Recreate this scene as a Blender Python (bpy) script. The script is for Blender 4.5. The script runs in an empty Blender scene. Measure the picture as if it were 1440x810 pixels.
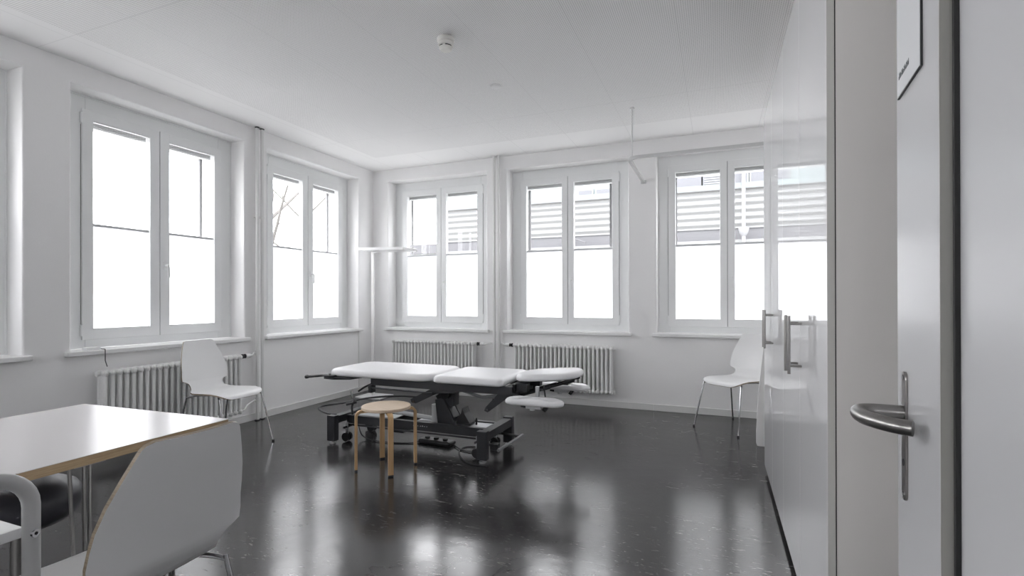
import bpy, bmesh, math, random
from mathutils import Vector, Matrix

sc = bpy.context.scene
C = sc.collection
rnd = random.Random(7)
PI = math.pi

# ------------------------------------------------------------------ camera
CAM = Vector((4.3498, -5.7189, 1.22))
yaw, pitch, roll, FPX, PY = -0.38362, 0.00195, -0.00204, 714.37, 418.88
fwd = Vector((math.sin(yaw)*math.cos(pitch), math.cos(yaw)*math.cos(pitch), math.sin(pitch)))
rt = Vector((math.cos(yaw), -math.sin(yaw), 0))
up = rt.cross(fwd)
rt2 = rt*math.cos(roll) + up*math.sin(roll)
up2 = -rt*math.sin(roll) + up*math.cos(roll)
cd = bpy.data.cameras.new('camera')
cam = bpy.data.objects.new('camera', cd); C.objects.link(cam)
m = Matrix.Identity(4)
for i in range(3):
    m[i][0] = rt2[i]; m[i][1] = up2[i]; m[i][2] = -fwd[i]; m[i][3] = CAM[i]
cam.matrix_world = m
cd.sensor_width = 36; cd.lens = FPX/1440*36; cd.shift_y = (PY-405)/1440
cd.clip_start = 0.02; cd.clip_end = 300
sc.camera = cam

# ------------------------------------------------------------------ world, exposure
SKY = 5.5
w = bpy.data.worlds.new('overcast'); sc.world = w; w.use_nodes = True
nt = w.node_tree; nt.nodes.clear()
wo = nt.nodes.new('ShaderNodeOutputWorld'); bg = nt.nodes.new('ShaderNodeBackground')
bg.inputs[0].default_value = (.972, .975, 1.0, 1); bg.inputs[1].default_value = SKY
nt.links.new(bg.outputs[0], wo.inputs[0])
sc.view_settings.view_transform = 'Standard'
sc.view_settings.look = 'None'
sc.view_settings.gamma = 1
sc.view_settings.use_curve_mapping = False
sc.view_settings.exposure = 0.97
try:
    sc.cycles.max_bounces = 14; sc.cycles.diffuse_bounces = 8; sc.cycles.glossy_bounces = 6
    sc.cycles.transparent_max_bounces = 16; sc.cycles.sample_clamp_indirect = 6
    sc.cycles.use_denoising = True
except Exception: pass

# window spans, left ends along each wall
WL = [-5.233, -3.496, -1.759, -6.970, -8.707]; WB = [0.245, 1.979, 3.740]  # last two left spans are unseen windows, added to light near surfaces
OW, ZS, ZT, HC = 1.457, 0.812, 2.80, 2.96      # opening width, sill, opening top, ceiling
WT = 0.42                                       # wall thickness
def portal(name, loc, rotz):
    l = bpy.data.lights.new(name, 'AREA'); l.shape = 'RECTANGLE'; l.size = OW; l.size_y = ZT-ZS
    l.energy = 1
    try: l.cycles.is_portal = True
    except Exception: return
    o = bpy.data.objects.new(name, l); C.objects.link(o); o.location = loc
    o.rotation_euler = (PI/2, 0, rotz)
for s in WL: portal('window_portal', (-WT-.01, s+OW/2, (ZS+ZT)/2), PI/2)
WN_ADDED = [-2.50, -4.35]; YN = -9.2  # near wall windows: out of view, added to brighten the back wall
for s in WB: portal('window_portal', (s+OW/2, WT+.01, (ZS+ZT)/2), 0)
# portals face into the room
for o in C.objects:
    if o.type == 'LIGHT': o.rotation_euler.z += PI
for s in WN_ADDED: portal('window_portal', (-s-OW/2, YN-WT-.01, (ZS+ZT)/2), 0)

# ------------------------------------------------------------------ materials
def mat(name, col, rough=.5, metal=0, coat=0, spec=.5, noise=None, bump=None, coat_rough=.03):
    m = bpy.data.materials.new(name); m.use_nodes = True
    n = m.node_tree; b = n.nodes['Principled BSDF']
    b.inputs['Base Color'].default_value = (*col, 1); b.inputs['Roughness'].default_value = rough
    b.inputs['Metallic'].default_value = metal
    b.inputs['Coat Weight'].default_value = coat; b.inputs['Coat Roughness'].default_value = coat_rough
    b.inputs['Specular IOR Level'].default_value = spec
    tc = n.nodes.new('ShaderNodeTexCoord')
    if noise:
        sc_, amt = noise
        t = n.nodes.new('ShaderNodeTexNoise'); t.inputs['Scale'].default_value = sc_; t.inputs['Detail'].default_value = 5
        n.links.new(tc.outputs['Object'], t.inputs['Vector'])
        mx = n.nodes.new('ShaderNodeMix'); mx.data_type = 'RGBA'
        mx.inputs['A'].default_value = (*[c*(1-amt) for c in col], 1)
        mx.inputs['B'].default_value = (*[min(1, c*(1+amt)) for c in col], 1)
        n.links.new(t.outputs['Fac'], mx.inputs['Factor']); n.links.new(mx.outputs['Result'], b.inputs['Base Color'])
    if bump:
        sc_, st, dist = bump
        t = n.nodes.new('ShaderNodeTexNoise'); t.inputs['Scale'].default_value = sc_; t.inputs['Detail'].default_value = 6
        n.links.new(tc.outputs['Object'], t.inputs['Vector'])
        bp = n.nodes.new('ShaderNodeBump'); bp.inputs['Strength'].default_value = st; bp.inputs['Distance'].default_value = dist
        n.links.new(t.outputs['Fac'], bp.inputs['Height']); n.links.new(bp.outputs[0], b.inputs['Normal'])
    return m

M = {}
M['plaster'] = mat('plaster', (.87, .865, .865), .75, noise=(3, .015), bump=(60, .12, .004))
M['frame'] = mat('window_paint', (.83, .84, .84), .35, bump=(200, .02, .001))
M['sill'] = mat('sill_paint', (.82, .82, .82), .3)
M['base'] = mat('baseboard_paint', (.74, .74, .73), .4)
M['rad'] = mat('radiator_enamel', (.85, .85, .845), .3, noise=(20, .02))
M['pipe'] = mat('pipe_enamel', (.76, .76, .75), .35)
M['gloss'] = mat('high_gloss_white', (.84, .84, .85), .35, coat=1, spec=.5, coat_rough=.0)
M['edge'] = mat('cabinet_edge', (.62, .61, .58), .45)
M['cabside'] = mat('cabinet_side', (.78, .755, .73), .5)
M['dark'] = mat('black_plinth', (.012, .012, .013), .35)
M['black'] = mat('black_plastic', (.015, .015, .017), .45)
M['rubber'] = mat('black_rubber', (.02, .02, .02), .7)
M['anthra'] = mat('anthracite_powder_coat', (.028, .029, .033), .42, noise=(60, .1))
M['greymetal'] = mat('grey_metal', (.45, .46, .47), .4, metal=.7)
M['lightmetal'] = mat('light_grey_plastic', (.62, .63, .64), .4)
M['chrome'] = mat('chrome', (.42, .42, .43), .12, metal=1)
M['steel'] = mat('brushed_steel', (.33, .32, .31), .28, metal=1, noise=(90, .08))
M['pad'] = mat('white_vinyl', (.74, .74, .75), .38, bump=(45, .08, .003))
M['lam'] = mat('white_laminate', (.77, .77, .77), .3)
M['door'] = mat('satin_door_paint', (.60, .60, .61), .25)
M['seat_dark'] = mat('dark_upholstery', (.045, .045, .055), .4, bump=(300, .3, .001))
M['armgrey'] = mat('grey_armrest_coat', (.42, .42, .42), .4)
M['rail'] = mat('white_rail', (.82, .82, .82), .3)
M['guide'] = mat('blind_guide', (.19, .19, .195), .5)
M['leafedge'] = mat('door_edge_shaded', (.36, .355, .33), .6)  # unpainted edge, toned darker to stand in for its shade
M['track'] = mat('curtain_track_shaded', (.60, .60, .60), .3)  # white track toned grey in place of its backlit, shaded underside
M['detector'] = mat('detector_plastic', (.85, .84, .80), .4)
M['bark'] = mat('pale_bark', (.115, .110, .105), .9, noise=(9, .2))
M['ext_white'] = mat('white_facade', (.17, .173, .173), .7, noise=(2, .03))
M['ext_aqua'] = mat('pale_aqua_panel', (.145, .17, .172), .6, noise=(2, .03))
M['ext_grey'] = mat('grey_awning_and_shade', (.080, .080, .086), .7, noise=(3, .1))  # awning arm grey, also paints the recess shade under the cladding
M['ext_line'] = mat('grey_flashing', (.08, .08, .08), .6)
M['seal'] = mat('grey_seal', (.22, .22, .22), .6)
M['ext_pane'] = mat('facade_window', (.082, .084, .095), .3)
M['ground'] = mat('pale_paving', (.35, .35, .34), .9, noise=(4, .08))
M['zinc'] = mat('zinc_pipe', (.18, .182, .19), .5)
M['blind'] = mat('blind_slats', (.70, .70, .71), .5)
M['bar'] = mat('film_bar', (.62, .63, .65), .5)
M['ink'] = mat('grey_ink', (.08, .09, .10), .7)
M['paper'] = mat('white_sign', (.78, .79, .80), .35)

# wood with grain
def wood(name, a, b_, scale, rough=.45, axis='X'):
    m = bpy.data.materials.new(name); m.use_nodes = True
    n = m.node_tree; b = n.nodes['Principled BSDF']; b.inputs['Roughness'].default_value = rough
    tc = n.nodes.new('ShaderNodeTexCoord'); mp = n.nodes.new('ShaderNodeMapping')
    mp.inputs['Scale'].default_value = scale
    t = n.nodes.new('ShaderNodeTexNoise'); t.inputs['Scale'].default_value = 6; t.inputs['Detail'].default_value = 8
    t.inputs['Distortion'].default_value = .4
    r = n.nodes.new('ShaderNodeValToRGB')
    r.color_ramp.elements[0].color = (*a, 1); r.color_ramp.elements[1].color = (*b_, 1)
    r.color_ramp.elements[0].position = .3; r.color_ramp.elements[1].position = .7
    n.links.new(tc.outputs['Object'], mp.inputs[0]); n.links.new(mp.outputs[0], t.inputs['Vector'])
    n.links.new(t.outputs['Fac'], r.inputs[0]); n.links.new(r.outputs[0], b.inputs['Base Color'])
    return m
M['birch_top'] = wood('birch_seat', (.60, .47, .35), (.70, .57, .44), (2, 14, 2))
M['birch'] = wood('birch_leg', (.52, .33, .16), (.66, .45, .25), (12, 12, 1))
M['ply'] = wood('plywood_edge', (.25, .20, .145), (.40, .33, .24), (1, 1, 60))
M['tableedge'] = wood('beech_edge', (.36, .25, .14), (.50, .37, .22), (2, 2, 40))
M['tabletop'] = mat('table_laminate', (.74, .72, .72), .22)

# glass, frosted film
def glass(name):
    m = bpy.data.materials.new(name); m.use_nodes = True; n = m.node_tree; n.nodes.clear()
    o = n.nodes.new('ShaderNodeOutputMaterial'); t = n.nodes.new('ShaderNodeBsdfTransparent'); g = n.nodes.new('ShaderNodeBsdfGlossy')
    t.inputs[0].default_value = (.965, .965, .965, 1); g.inputs['Roughness'].default_value = 0
    f = n.nodes.new('ShaderNodeFresnel'); f.inputs[0].default_value = 1.45
    mx = n.nodes.new('ShaderNodeMixShader')
    ge = n.nodes.new('ShaderNodeNewGeometry'); iv = n.nodes.new('ShaderNodeMath'); iv.operation = 'SUBTRACT'; iv.inputs[0].default_value = 1
    mu = n.nodes.new('ShaderNodeMath'); mu.operation = 'MULTIPLY'      # only the outer skin of the sheet reflects
    n.links.new(ge.outputs['Backfacing'], iv.inputs[1]); n.links.new(iv.outputs[0], mu.inputs[0]); n.links.new(f.outputs[0], mu.inputs[1])
    n.links.new(mu.outputs[0], mx.inputs[0]); n.links.new(t.outputs[0], mx.inputs[1]); n.links.new(g.outputs[0], mx.inputs[2])
    n.links.new(mx.outputs[0], o.inputs[0]); return m
M['glass'] = glass('window_glass')
def film(name):
    m = bpy.data.materials.new(name); m.use_nodes = True; n = m.node_tree; n.nodes.clear()
    o = n.nodes.new('ShaderNodeOutputMaterial'); t = n.nodes.new('ShaderNodeBsdfTranslucent'); d = n.nodes.new('ShaderNodeBsdfDiffuse')
    t.inputs[0].default_value = (.95, .95, .955, 1); d.inputs[0].default_value = (.82, .82, .82, 1)
    mx = n.nodes.new('ShaderNodeMixShader'); mx.inputs[0].default_value = .3
    n.links.new(t.outputs[0], mx.inputs[1]); n.links.new(d.outputs[0], mx.inputs[2]); n.links.new(mx.outputs[0], o.inputs[0]); return m
M['film'] = film('frosted_film')

# floor: dark marbled linoleum with pale flecks
def floor_mat():
    m = bpy.data.materials.new('dark_linoleum'); m.use_nodes = True; n = m.node_tree; b = n.nodes['Principled BSDF']
    tc = n.nodes.new('ShaderNodeTexCoord'); L = n.links.new
    t = n.nodes.new('ShaderNodeTexNoise'); t.inputs['Scale'].default_value = 1.6; t.inputs['Detail'].default_value = 8; t.inputs['Distortion'].default_value = 1.2
    L(tc.outputs['Object'], t.inputs['Vector'])
    r = n.nodes.new('ShaderNodeValToRGB'); r.color_ramp.elements[0].color = (.030, .029, .030, 1); r.color_ramp.elements[1].color = (.046, .044, .045, 1)
    r.color_ramp.elements[0].position = .35; r.color_ramp.elements[1].position = .65
    L(t.outputs['Fac'], r.inputs[0])
    # flecks : stretched ridges, masked to be sparse
    mp = n.nodes.new('ShaderNodeMapping'); mp.inputs['Scale'].default_value = (16, 60, 16); mp.inputs['Rotation'].default_value = (0, 0, .35)
    L(tc.outputs['Object'], mp.inputs[0])
    f = n.nodes.new('ShaderNodeTexNoise'); f.inputs['Scale'].default_value = 1.0; f.inputs['Detail'].default_value = 4; f.inputs['Distortion'].default_value = 1.5
    L(mp.outputs[0], f.inputs['Vector'])
    fr = n.nodes.new('ShaderNodeValToRGB'); fr.color_ramp.elements[0].position = .64; fr.color_ramp.elements[1].position = .68
    L(f.outputs['Fac'], fr.inputs[0])
    k = n.nodes.new('ShaderNodeTexNoise'); k.inputs['Scale'].default_value = 2.6; k.inputs['Detail'].default_value = 2
    L(tc.outputs['Object'], k.inputs['Vector'])
    kr = n.nodes.new('ShaderNodeValToRGB'); kr.color_ramp.elements[0].position = .44; kr.color_ramp.elements[1].position = .58
    L(k.outputs['Fac'], kr.inputs[0])
    mu = n.nodes.new('ShaderNodeMath'); mu.operation = 'MULTIPLY'; L(fr.outputs[0], mu.inputs[0]); L(kr.outputs[0], mu.inputs[1])
    mu2 = n.nodes.new('ShaderNodeMath'); mu2.operation = 'MULTIPLY'; L(mu.outputs[0], mu2.inputs[0]); mu2.inputs[1].default_value = .8
    mx = n.nodes.new('ShaderNodeMix'); mx.data_type = 'RGBA'; mx.inputs['B'].default_value = (.30, .29, .28, 1)
    L(mu2.outputs[0], mx.inputs['Factor']); L(r.outputs[0], mx.inputs['A']); L(mx.outputs['Result'], b.inputs['Base Color'])
    rr = n.nodes.new('ShaderNodeMapRange'); rr.inputs['To Min'].default_value = .13; rr.inputs['To Max'].default_value = .21
    L(t.outputs['Fac'], rr.inputs['Value']); L(rr.outputs[0], b.inputs['Roughness'])
    b.inputs['Specular IOR Level'].default_value = .5
    w_ = n.nodes.new('ShaderNodeTexNoise'); w_.inputs['Scale'].default_value = 7; w_.inputs['Detail'].default_value = 3
    L(tc.outputs['Object'], w_.inputs['Vector'])
    bp = n.nodes.new('ShaderNodeBump'); bp.inputs['Strength'].default_value = .25; bp.inputs['Distance'].default_value = .004
    L(w_.outputs['Fac'], bp.inputs['Height']); L(bp.outputs[0], b.inputs['Normal'])
    return m
M['floor'] = floor_mat()

# ceiling: finely perforated acoustic board, square panels with hairline joints
def ceil_mat():
    m = bpy.data.materials.new('perforated_ceiling'); m.use_nodes = True; n = m.node_tree; b = n.nodes['Principled BSDF']
    b.inputs['Roughness'].default_value = .8
    tc = n.nodes.new('ShaderNodeTexCoord'); sp = n.nodes.new('ShaderNodeSeparateXYZ'); L = n.links.new
    L(tc.outputs['Object'], sp.inputs[0])
    def ma(op, a, b_=None, c=None):
        q = n.nodes.new('ShaderNodeMath'); q.operation = op
        for i, v in enumerate((a, b_, c)):
            if v is None: continue
            if isinstance(v, (int, float)): q.inputs[i].default_value = v
            else: L(v, q.inputs[i])
        return q.outputs[0]
    P = .0125
    def dist(o):
        fr = ma('FRACT', ma('DIVIDE', ma('ADD', o, 50.0), P)); return ma('SUBTRACT', fr, .5)
    dx, dy = dist(sp.outputs[0]), dist(sp.outputs[1])
    d2 = ma('ADD', ma('MULTIPLY', dx, dx), ma('MULTIPLY', dy, dy))
    hole = ma('LESS_THAN', d2, .050)
    # perforated field is bounded by a plain margin
    inx = ma('MULTIPLY', ma('GREATER_THAN', sp.outputs[0], .45), ma('LESS_THAN', sp.outputs[0], 4.95))
    iny = ma('LESS_THAN', sp.outputs[1], -.55)
    hole = ma('MULTIPLY', hole, ma('MULTIPLY', inx, iny))
    def seam(o, per, off):
        fr = ma('FRACT', ma('DIVIDE', ma('ADD', o, off), per)); a = ma('ABSOLUTE', ma('SUBTRACT', fr, .5)); return ma('LESS_THAN', a, .003/per/2)
    sx = seam(sp.outputs[0], .625, 50 - (1.62 % .625) + .3125 + (.625*80-50))
    sy = seam(sp.outputs[1], 2.5, 50 + 1.2 + 1.25)
    line = ma('MAXIMUM', sx, sy)
    mx = n.nodes.new('ShaderNodeMix'); mx.data_type = 'RGBA'
    mx.inputs['A'].default_value = (.86, .855, .855, 1); mx.inputs['B'].default_value = (.40, .40, .40, 1)
    L(ma('MULTIPLY', hole, .9), mx.inputs['Factor'])
    m2 = n.nodes.new('ShaderNodeMix'); m2.data_type = 'RGBA'; m2.inputs['B'].default_value = (.5, .5, .5, 1)
    L(ma('MULTIPLY', line, .5), m2.inputs['Factor']); L(mx.outputs['Result'], m2.inputs['A']); L(m2.outputs['Result'], b.inputs['Base Color'])
    return m
M['ceiling'] = ceil_mat()

# ------------------------------------------------------------------ geometry helpers
def rz(a): return Matrix.Rotation(a, 4, 'Z')
def T(x, y, z=0): return Matrix.Translation((x, y, z))
WM = {}      # world matrices by object name

class MB:
    def __init__(s, X=None): s.bm = bmesh.new(); s.X = X or Matrix.Identity(4)
    def merge(s, t, mi=0, smooth=False, X=None):
        bmesh.ops.recalc_face_normals(t, faces=t.faces)
        for f in t.faces:
            if mi is not None: f.material_index = mi
            f.smooth = smooth
        t.transform(s.X @ (X or Matrix.Identity(4)))
        me = bpy.data.meshes.new('tmp'); t.to_mesh(me); t.free(); s.bm.from_mesh(me); bpy.data.meshes.remove(me)
        return s
    def box(s, x0, x1, y0, y1, z0, z1, bev=0, mi=0, X=None, seg=2):
        t = bmesh.new(); bmesh.ops.create_cube(t, size=1)
        bmesh.ops.scale(t, vec=(abs(x1-x0), abs(y1-y0), abs(z1-z0)), verts=t.verts)
        bmesh.ops.translate(t, vec=((x0+x1)/2, (y0+y1)/2, (z0+z1)/2), verts=t.verts)
        if bev: bmesh.ops.bevel(t, geom=t.edges[:], offset=bev, segments=seg, affect='EDGES', profile=.5)
        return s.merge(t, mi, bool(bev), X)
    def prism(s, poly, h0, h1, bev=0, mi=0, X=None):       # poly in xy, extruded along z
        t = bmesh.new(); vs = [t.verts.new((p[0], p[1], h0)) for p in poly]
        f = t.faces.new(vs); r = bmesh.ops.extrude_face_region(t, geom=[f])
        bmesh.ops.translate(t, vec=(0, 0, h1-h0), verts=[v for v in r['geom'] if isinstance(v, bmesh.types.BMVert)])
        if bev: bmesh.ops.bevel(t, geom=t.edges[:], offset=bev, segments=2, affect='EDGES', profile=.5)
        return s.merge(t, mi, bool(bev), X)
    def tube(s, pts, r, n=10, closed=False, mi=0, X=None, flat=1.0, upv=None):
        pts = [Vector(p) for p in pts]; N = len(pts)
        rs = r if isinstance(r, (list, tuple)) else [r]*N
        t = bmesh.new(); rings = []
        def tan(i):
            if closed: return (pts[(i+1) % N]-pts[i-1]).normalized()
            a = pts[max(i-1, 0)]; b = pts[min(i+1, N-1)]; return (b-a).normalized()
        t0 = tan(0); ref = Vector(upv) if upv else (Vector((0, 0, 1)) if abs(t0.z) < .9 else Vector((1, 0, 0)))
        u = (ref - t0*ref.dot(t0)).normalized()
        for i in range(N):
            ti = tan(i)
            u = (u - ti*u.dot(ti)).normalized(); v = ti.cross(u)
            rings.append([t.verts.new(pts[i]+u*rs[i]*math.cos(2*PI*k/n)*flat+v*rs[i]*math.sin(2*PI*k/n)) for k in range(n)])
        for i in range(N if closed else N-1):
            a = rings[i]; b = rings[(i+1) % N]
            for k in range(n): t.faces.new((a[k], a[(k+1) % n], b[(k+1) % n], b[k]))
        if not closed:
            t.faces.new(rings[0][::-1]); t.faces.new(rings[-1])
        return s.merge(t, mi, True, X)
    def cyl(s, p0, p1, r, n=16, mi=0, X=None, r1=None):
        return s.tube([p0, p1], [r, r if r1 is None else r1], n, mi=mi, X=X)
    def lathe(s, prof, X=None, n=24, mi=0):
        t = bmesh.new(); rings = []
        for r, z in prof:
            rings.append([t.verts.new((max(r, 1e-5)*math.cos(2*PI*k/n), max(r, 1e-5)*math.sin(2*PI*k/n), z)) for k in range(n)])
        for a, b in zip(rings, rings[1:]):
            for k in range(n): t.faces.new((a[k], a[(k+1) % n], b[(k+1) % n], b[k]))
        t.faces.new(rings[0][::-1]); t.faces.new(rings[-1])
        return s.merge(t, mi, True, X)
    def ball(s, c, r, X=None, mi=0, sc_=(1, 1, 1), u=14, v=9):
        t = bmesh.new(); bmesh.ops.create_uvsphere(t, u_segments=u, v_segments=v, radius=r)
        bmesh.ops.scale(t, vec=sc_, verts=t.verts); bmesh.ops.translate(t, vec=c, verts=t.verts)
        return s.merge(t, mi, True, X)
    def build(s, name, mats, parent=None, ang=35):
        me = bpy.data.meshes.new(name)
        if not isinstance(mats, (list, tuple)): mats = [mats]
        for q in mats: me.materials.append(q)
        o = bpy.data.objects.new(name, me); C.objects.link(o)
        P = WM.get(parent.name, Matrix.Identity(4)) if parent else Matrix.Identity(4)
        s.bm.transform(P.inverted()); s.bm.to_mesh(me); s.bm.free()
        try: me.set_sharp_from_angle(angle=math.radians(ang))
        except Exception: pass
        md = o.modifiers.new('weighted', 'WEIGHTED_NORMAL'); md.keep_sharp = True; md.weight = 80
        if parent: o.parent = parent
        WM[o.name] = P.copy()
        return o

def tag(o, label=None, cat=None, group=None, kind=None):
    if label: o['label'] = label
    if cat: o['category'] = cat
    if group: o['group'] = group
    if kind: o['kind'] = kind
    return o
def empty(name, X, **k):
    o = bpy.data.objects.new(name, None); C.objects.link(o); o.empty_display_size = .1
    o.matrix_world = X; WM[o.name] = X.copy()
    return tag(o, **k)
def copy_tree(o, X=None, parent=None):
    c = o.copy(); C.objects.link(c)
    if parent is not None: c.parent = parent
    if X is not None: c.matrix_world = X; WM[c.name] = X.copy()
    for ch in [q for q in bpy.data.objects if q.parent == o]: copy_tree(ch, None, c)
    return c
def arc(c, r, a0, a1, n, plane='xz'):
    out = []
    for i in range(n+1):
        a = math.radians(a0+(a1-a0)*i/n); x = r*math.cos(a); y = r*math.sin(a)
        out.append((c[0]+x, c[1], c[2]+y) if plane == 'xz' else ((c[0], c[1]+x, c[2]+y) if plane == 'yz' else (c[0]+x, c[1]+y, c[2])))
    return out
def smooth_path(pts, n=6):       # Catmull-Rom
    P = [Vector(p) for p in pts]; P = [2*P[0]-P[1]]+P+[2*P[-1]-P[-2]]; out = []
    for i in range(1, len(P)-2):
        for k in range(n):
            t = k/n; a, b, c, d = P[i-1:i+3]
            out.append(.5*((2*b)+(-a+c)*t+(2*a-5*b+4*c-d)*t*t+(-a+3*b-3*c+d)*t**3))
    out.append(P[-2]); return out

RL = rz(PI/2)                    # left wall frame: (s, d, z) -> (-d, s, z)
ID = Matrix.Identity(4)

# ------------------------------------------------------------------ room shell
def wall(name, X, s0, s1, openings, h0=0.0, h1=HC, thick=WT):
    ss = sorted({s0, s1, *[a for o in openings for a in o]}); zs = [h0, ZS, ZT, h1] if openings else [h0, h1]
    t = bmesh.new(); V = {}
    for i, a in enumerate(ss):
        for j, z in enumerate(zs): V[i, j] = t.verts.new((a, 0, z))
    fs = []
    for i in range(len(ss)-1):
        for j in range(len(zs)-1):
            mid = (ss[i]+ss[i+1])/2
            if openings and j == 1 and any(a < mid < b for a, b in openings): continue
            fs.append(t.faces.new((V[i, j], V[i+1, j], V[i+1, j+1], V[i, j+1])))
    r = bmesh.ops.extrude_face_region(t, geom=fs)
    bmesh.ops.translate(t, vec=(0, thick, 0), verts=[v for v in r['geom'] if isinstance(v, bmesh.types.BMVert)])
    t.verts.ensure_lookup_table()
    # soften inner reveal edges
    ed = []
    for e in t.edges:
        a, b = e.verts
        if abs(a.co.y) < 1e-5 and abs(b.co.y) < 1e-5 and e.is_manifold:
            n1, n2 = [f.normal for f in e.link_faces]
            f1, f2 = e.link_faces
            f1.normal_update(); f2.normal_update()
            if abs(f1.normal.dot(f2.normal)) < .3:
                m_ = (a.co+b.co)/2
                if s0+.01 < m_.x < s1-.01 and h0+.01 < m_.z < h1-.01: ed.append(e)
    if ed: bmesh.ops.bevel(t, geom=ed, offset=.014, segments=3, affect='EDGES', profile=.5)
    mb = MB(X); mb.merge(t, 0, False)
    o = mb.build(name, M['plaster'], ang=50); tag(o, kind='structure'); return o
XR, YN = 5.30, -9.2
fl = MB().box(-WT, XR+.2, YN-.2, WT, -.12, 0).build('floor', M['floor']); tag(fl, kind='structure')
ce = MB().box(-WT, XR+.2, YN-.2, WT, HC, HC+.12).build('ceiling', M['ceiling']); tag(ce, kind='structure')
wall('wall_left', RL, YN, WT, [(s, s+OW) for s in WL])
wall('wall_back', ID, 0, XR+.2, [(s, s+OW) for s in WB])
tag(MB().box(XR, XR+.2, -4.886, 0, 0, HC).build('wall_right', M['plaster']), kind='structure')
RN = T(0, YN, 0) @ rz(PI)
wall('wall_near', RN, -4.642, 0, [(s, s+OW) for s in WN_ADDED], thick=WT)
# pier with door frame on the right, just beside the camera
tag(MB().box(4.642, XR+.2, YN-.2, -4.886, 0, HC).build('wall_pier', M['door']), kind='structure')
tag(MB().box(4.636, 4.6418, -4.893, -4.887, 0.001, HC-.01).build('trim_1', M['rubber']), kind='structure')
# baseboards
def bbd(name, boxes):
    mb = MB()
    for b in boxes: mb.box(*b, .003)
    tag(mb.build(name, M['base']), kind='structure')
bbd('baseboard_left', [(0, .016, YN+.01, -.001, 0, .07)])
bbd('baseboard_back', [(.017, 3.705, -.016, 0, 0, .07), (3.707, XR-.001, -.016, 0, 0, .07)])
bbd('baseboard_right', [(XR-.016, XR, -1.68, -.017, 0, .07)])

tag(MB().box(.0005, .007, -.312, -.302, .0705, ZS-.007, .001).build('trim_2', M['base']), kind='structure')

# ------------------------------------------------------------------ windows
def window(idx, X, L, side):
    W = X @ T(L, 0, 0)
    root = empty('window_%d' % idx, W, kind='structure')
    if side == 'left': g = (.236, .664, .832, 1.268); mull = .747
    else: g = (.186, .642, .788, 1.247); mull = .715
    zb, zt = .987, 2.619
    R = OW-.001
    fr = MB(W)
    dz0, dz1 = .186, .26
    fr.box(.001, g[0]-.05, dz0, dz1, ZS+.03, ZT-.001, .004).box(g[3]+.05, R, dz0, dz1, ZS+.03, ZT-.001, .004)
    fr.box(g[0]-.05, g[3]+.05, dz0, dz1, ZS+.03, .93, .004).box(g[0]-.05, g[3]+.05, dz0, dz1, 2.68, ZT-.001, .004)
    # stepped outer bead
    fr.box(.001, .012, .178, dz0, ZS+.03, ZT-.001).box(R-.011, R, .178, dz0, ZS+.03, ZT-.001).box(.012, R-.011, .178, dz0, ZT-.012, ZT-.001)
    fr.build('window_frame', M['frame'], root)
    def sash(x0, x1, ga, gb, hand):
        s = MB(W); d0, d1 = .170, .232; z0, z1 = zb-.078, zt+.075
        s.box(x0, ga, d0, d1, z0, z1, .005).box(gb, x1, d0, d1, z0, z1, .005)
        s.box(ga-.004, gb+.004, d0, d1, z0, zb, .005).box(ga-.004, gb+.004, d0, d1, zt, z1, .005)
        o = s.build('sash', M['frame'], root)
        MB(W).box(ga-.006, gb+.006, .198, .202, 1.815, zt+.006).build('pane', M['glass'], o)
        MB(W).box(ga-.006, gb+.006, .197, .203, zb-.006, 1.80).build('frosted_pane', M['film'], o)
        MB(W).box(ga, gb, .186, .210, 1.795, 1.817, .002).build('glazing_bar', M['bar'], o)
        MB(W).box(ga, gb, .1745, .19, zb-.0005, zb+.009, .003).box(ga, gb, .176, .19, zt-.008, zt+.0005).build('glazing_bead', M['frame'], o)
        # hinges: a slim barrel at the top and the bottom of the outer stile
        hx = x0-.004 if hand < 0 else x1+.004
        MB(W).cyl((hx, .176, z0+.03), (hx, .176, z0+.115), .0085, 10).build('hinge', M['frame'], o)
        MB(W).cyl((hx, .176, z1-.115), (hx, .176, z1-.03), .0085, 10).build('hinge', M['frame'], o)
        MB(W).box(min(hx, (x0 if hand < 0 else x1)), max(hx, (x0 if hand < 0 else x1)), .184, .1865, z0+.12, z1-.12).build('seal', M['seal'], o)
        return o
    sash(g[0]-.077, mull-.002, g[0], g[1], -1)
    s2 = sash(mull+.002, g[3]+.077, g[2], g[3], 1)
    MB(W).box(mull-.002, mull+.002, .182, .2, zb-.07, zt+.07).build('seal', M['ext_line'], s2)
    # handle on the inner stile of the second sash
    hx = mull+.045; hz = 1.44 if side == 'back' else 1.52
    h = MB(W); h.box(hx-.014, hx+.014, .160, .17, hz-.035, hz+.035, .004)
    h.tube([(hx, .17, hz), (hx, .128, hz)], .010, 12)
    h.tube(smooth_path([(hx, .135, hz+.006), (hx+.001, .126, hz-.01), (hx+.003, .124, hz-.05), (hx+.004, .128, hz-.11)], 4), .0105, 10, flat=.75)
    h.build('handle', M['frame'], s2)
    # sill board with rounded nose
    si = MB(W); si.box(.001, R, -.002, .186, ZS+.0005, ZS+.030, 0); si.box(-.045, OW+.04, -.05, -.0005, ZS-.006, ZS+.030, .008, seg=3)
    si.build('window_sill', M['sill'], root)
    # outside: raised slat blind stack and guide rails
    b = MB(W)
    for k in range(4): b.box(.07, R-.07, .275, .335, 2.602+k*.013, 2.611+k*.013, .003)
    b.box(.06, R-.06, .268, .34, 2.655, 2.74, .004)
    bl = b.build('outer_blind', M['blind'], root)
    MB(W).box(.06, R-.06, .262, .345, 2.583, 2.597, .004).build('bottom_rail', M['frame'], bl)
    for x in (g[0]-.02, g[3]-.055):
        MB(W).box(x, x+.028, .30, .33, ZS+.03, 2.66, .003).build('guide_rail', M['guide'], root)
    return root
for i, s in enumerate(WL): window(i+1, RL, s, 'left')
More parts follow.
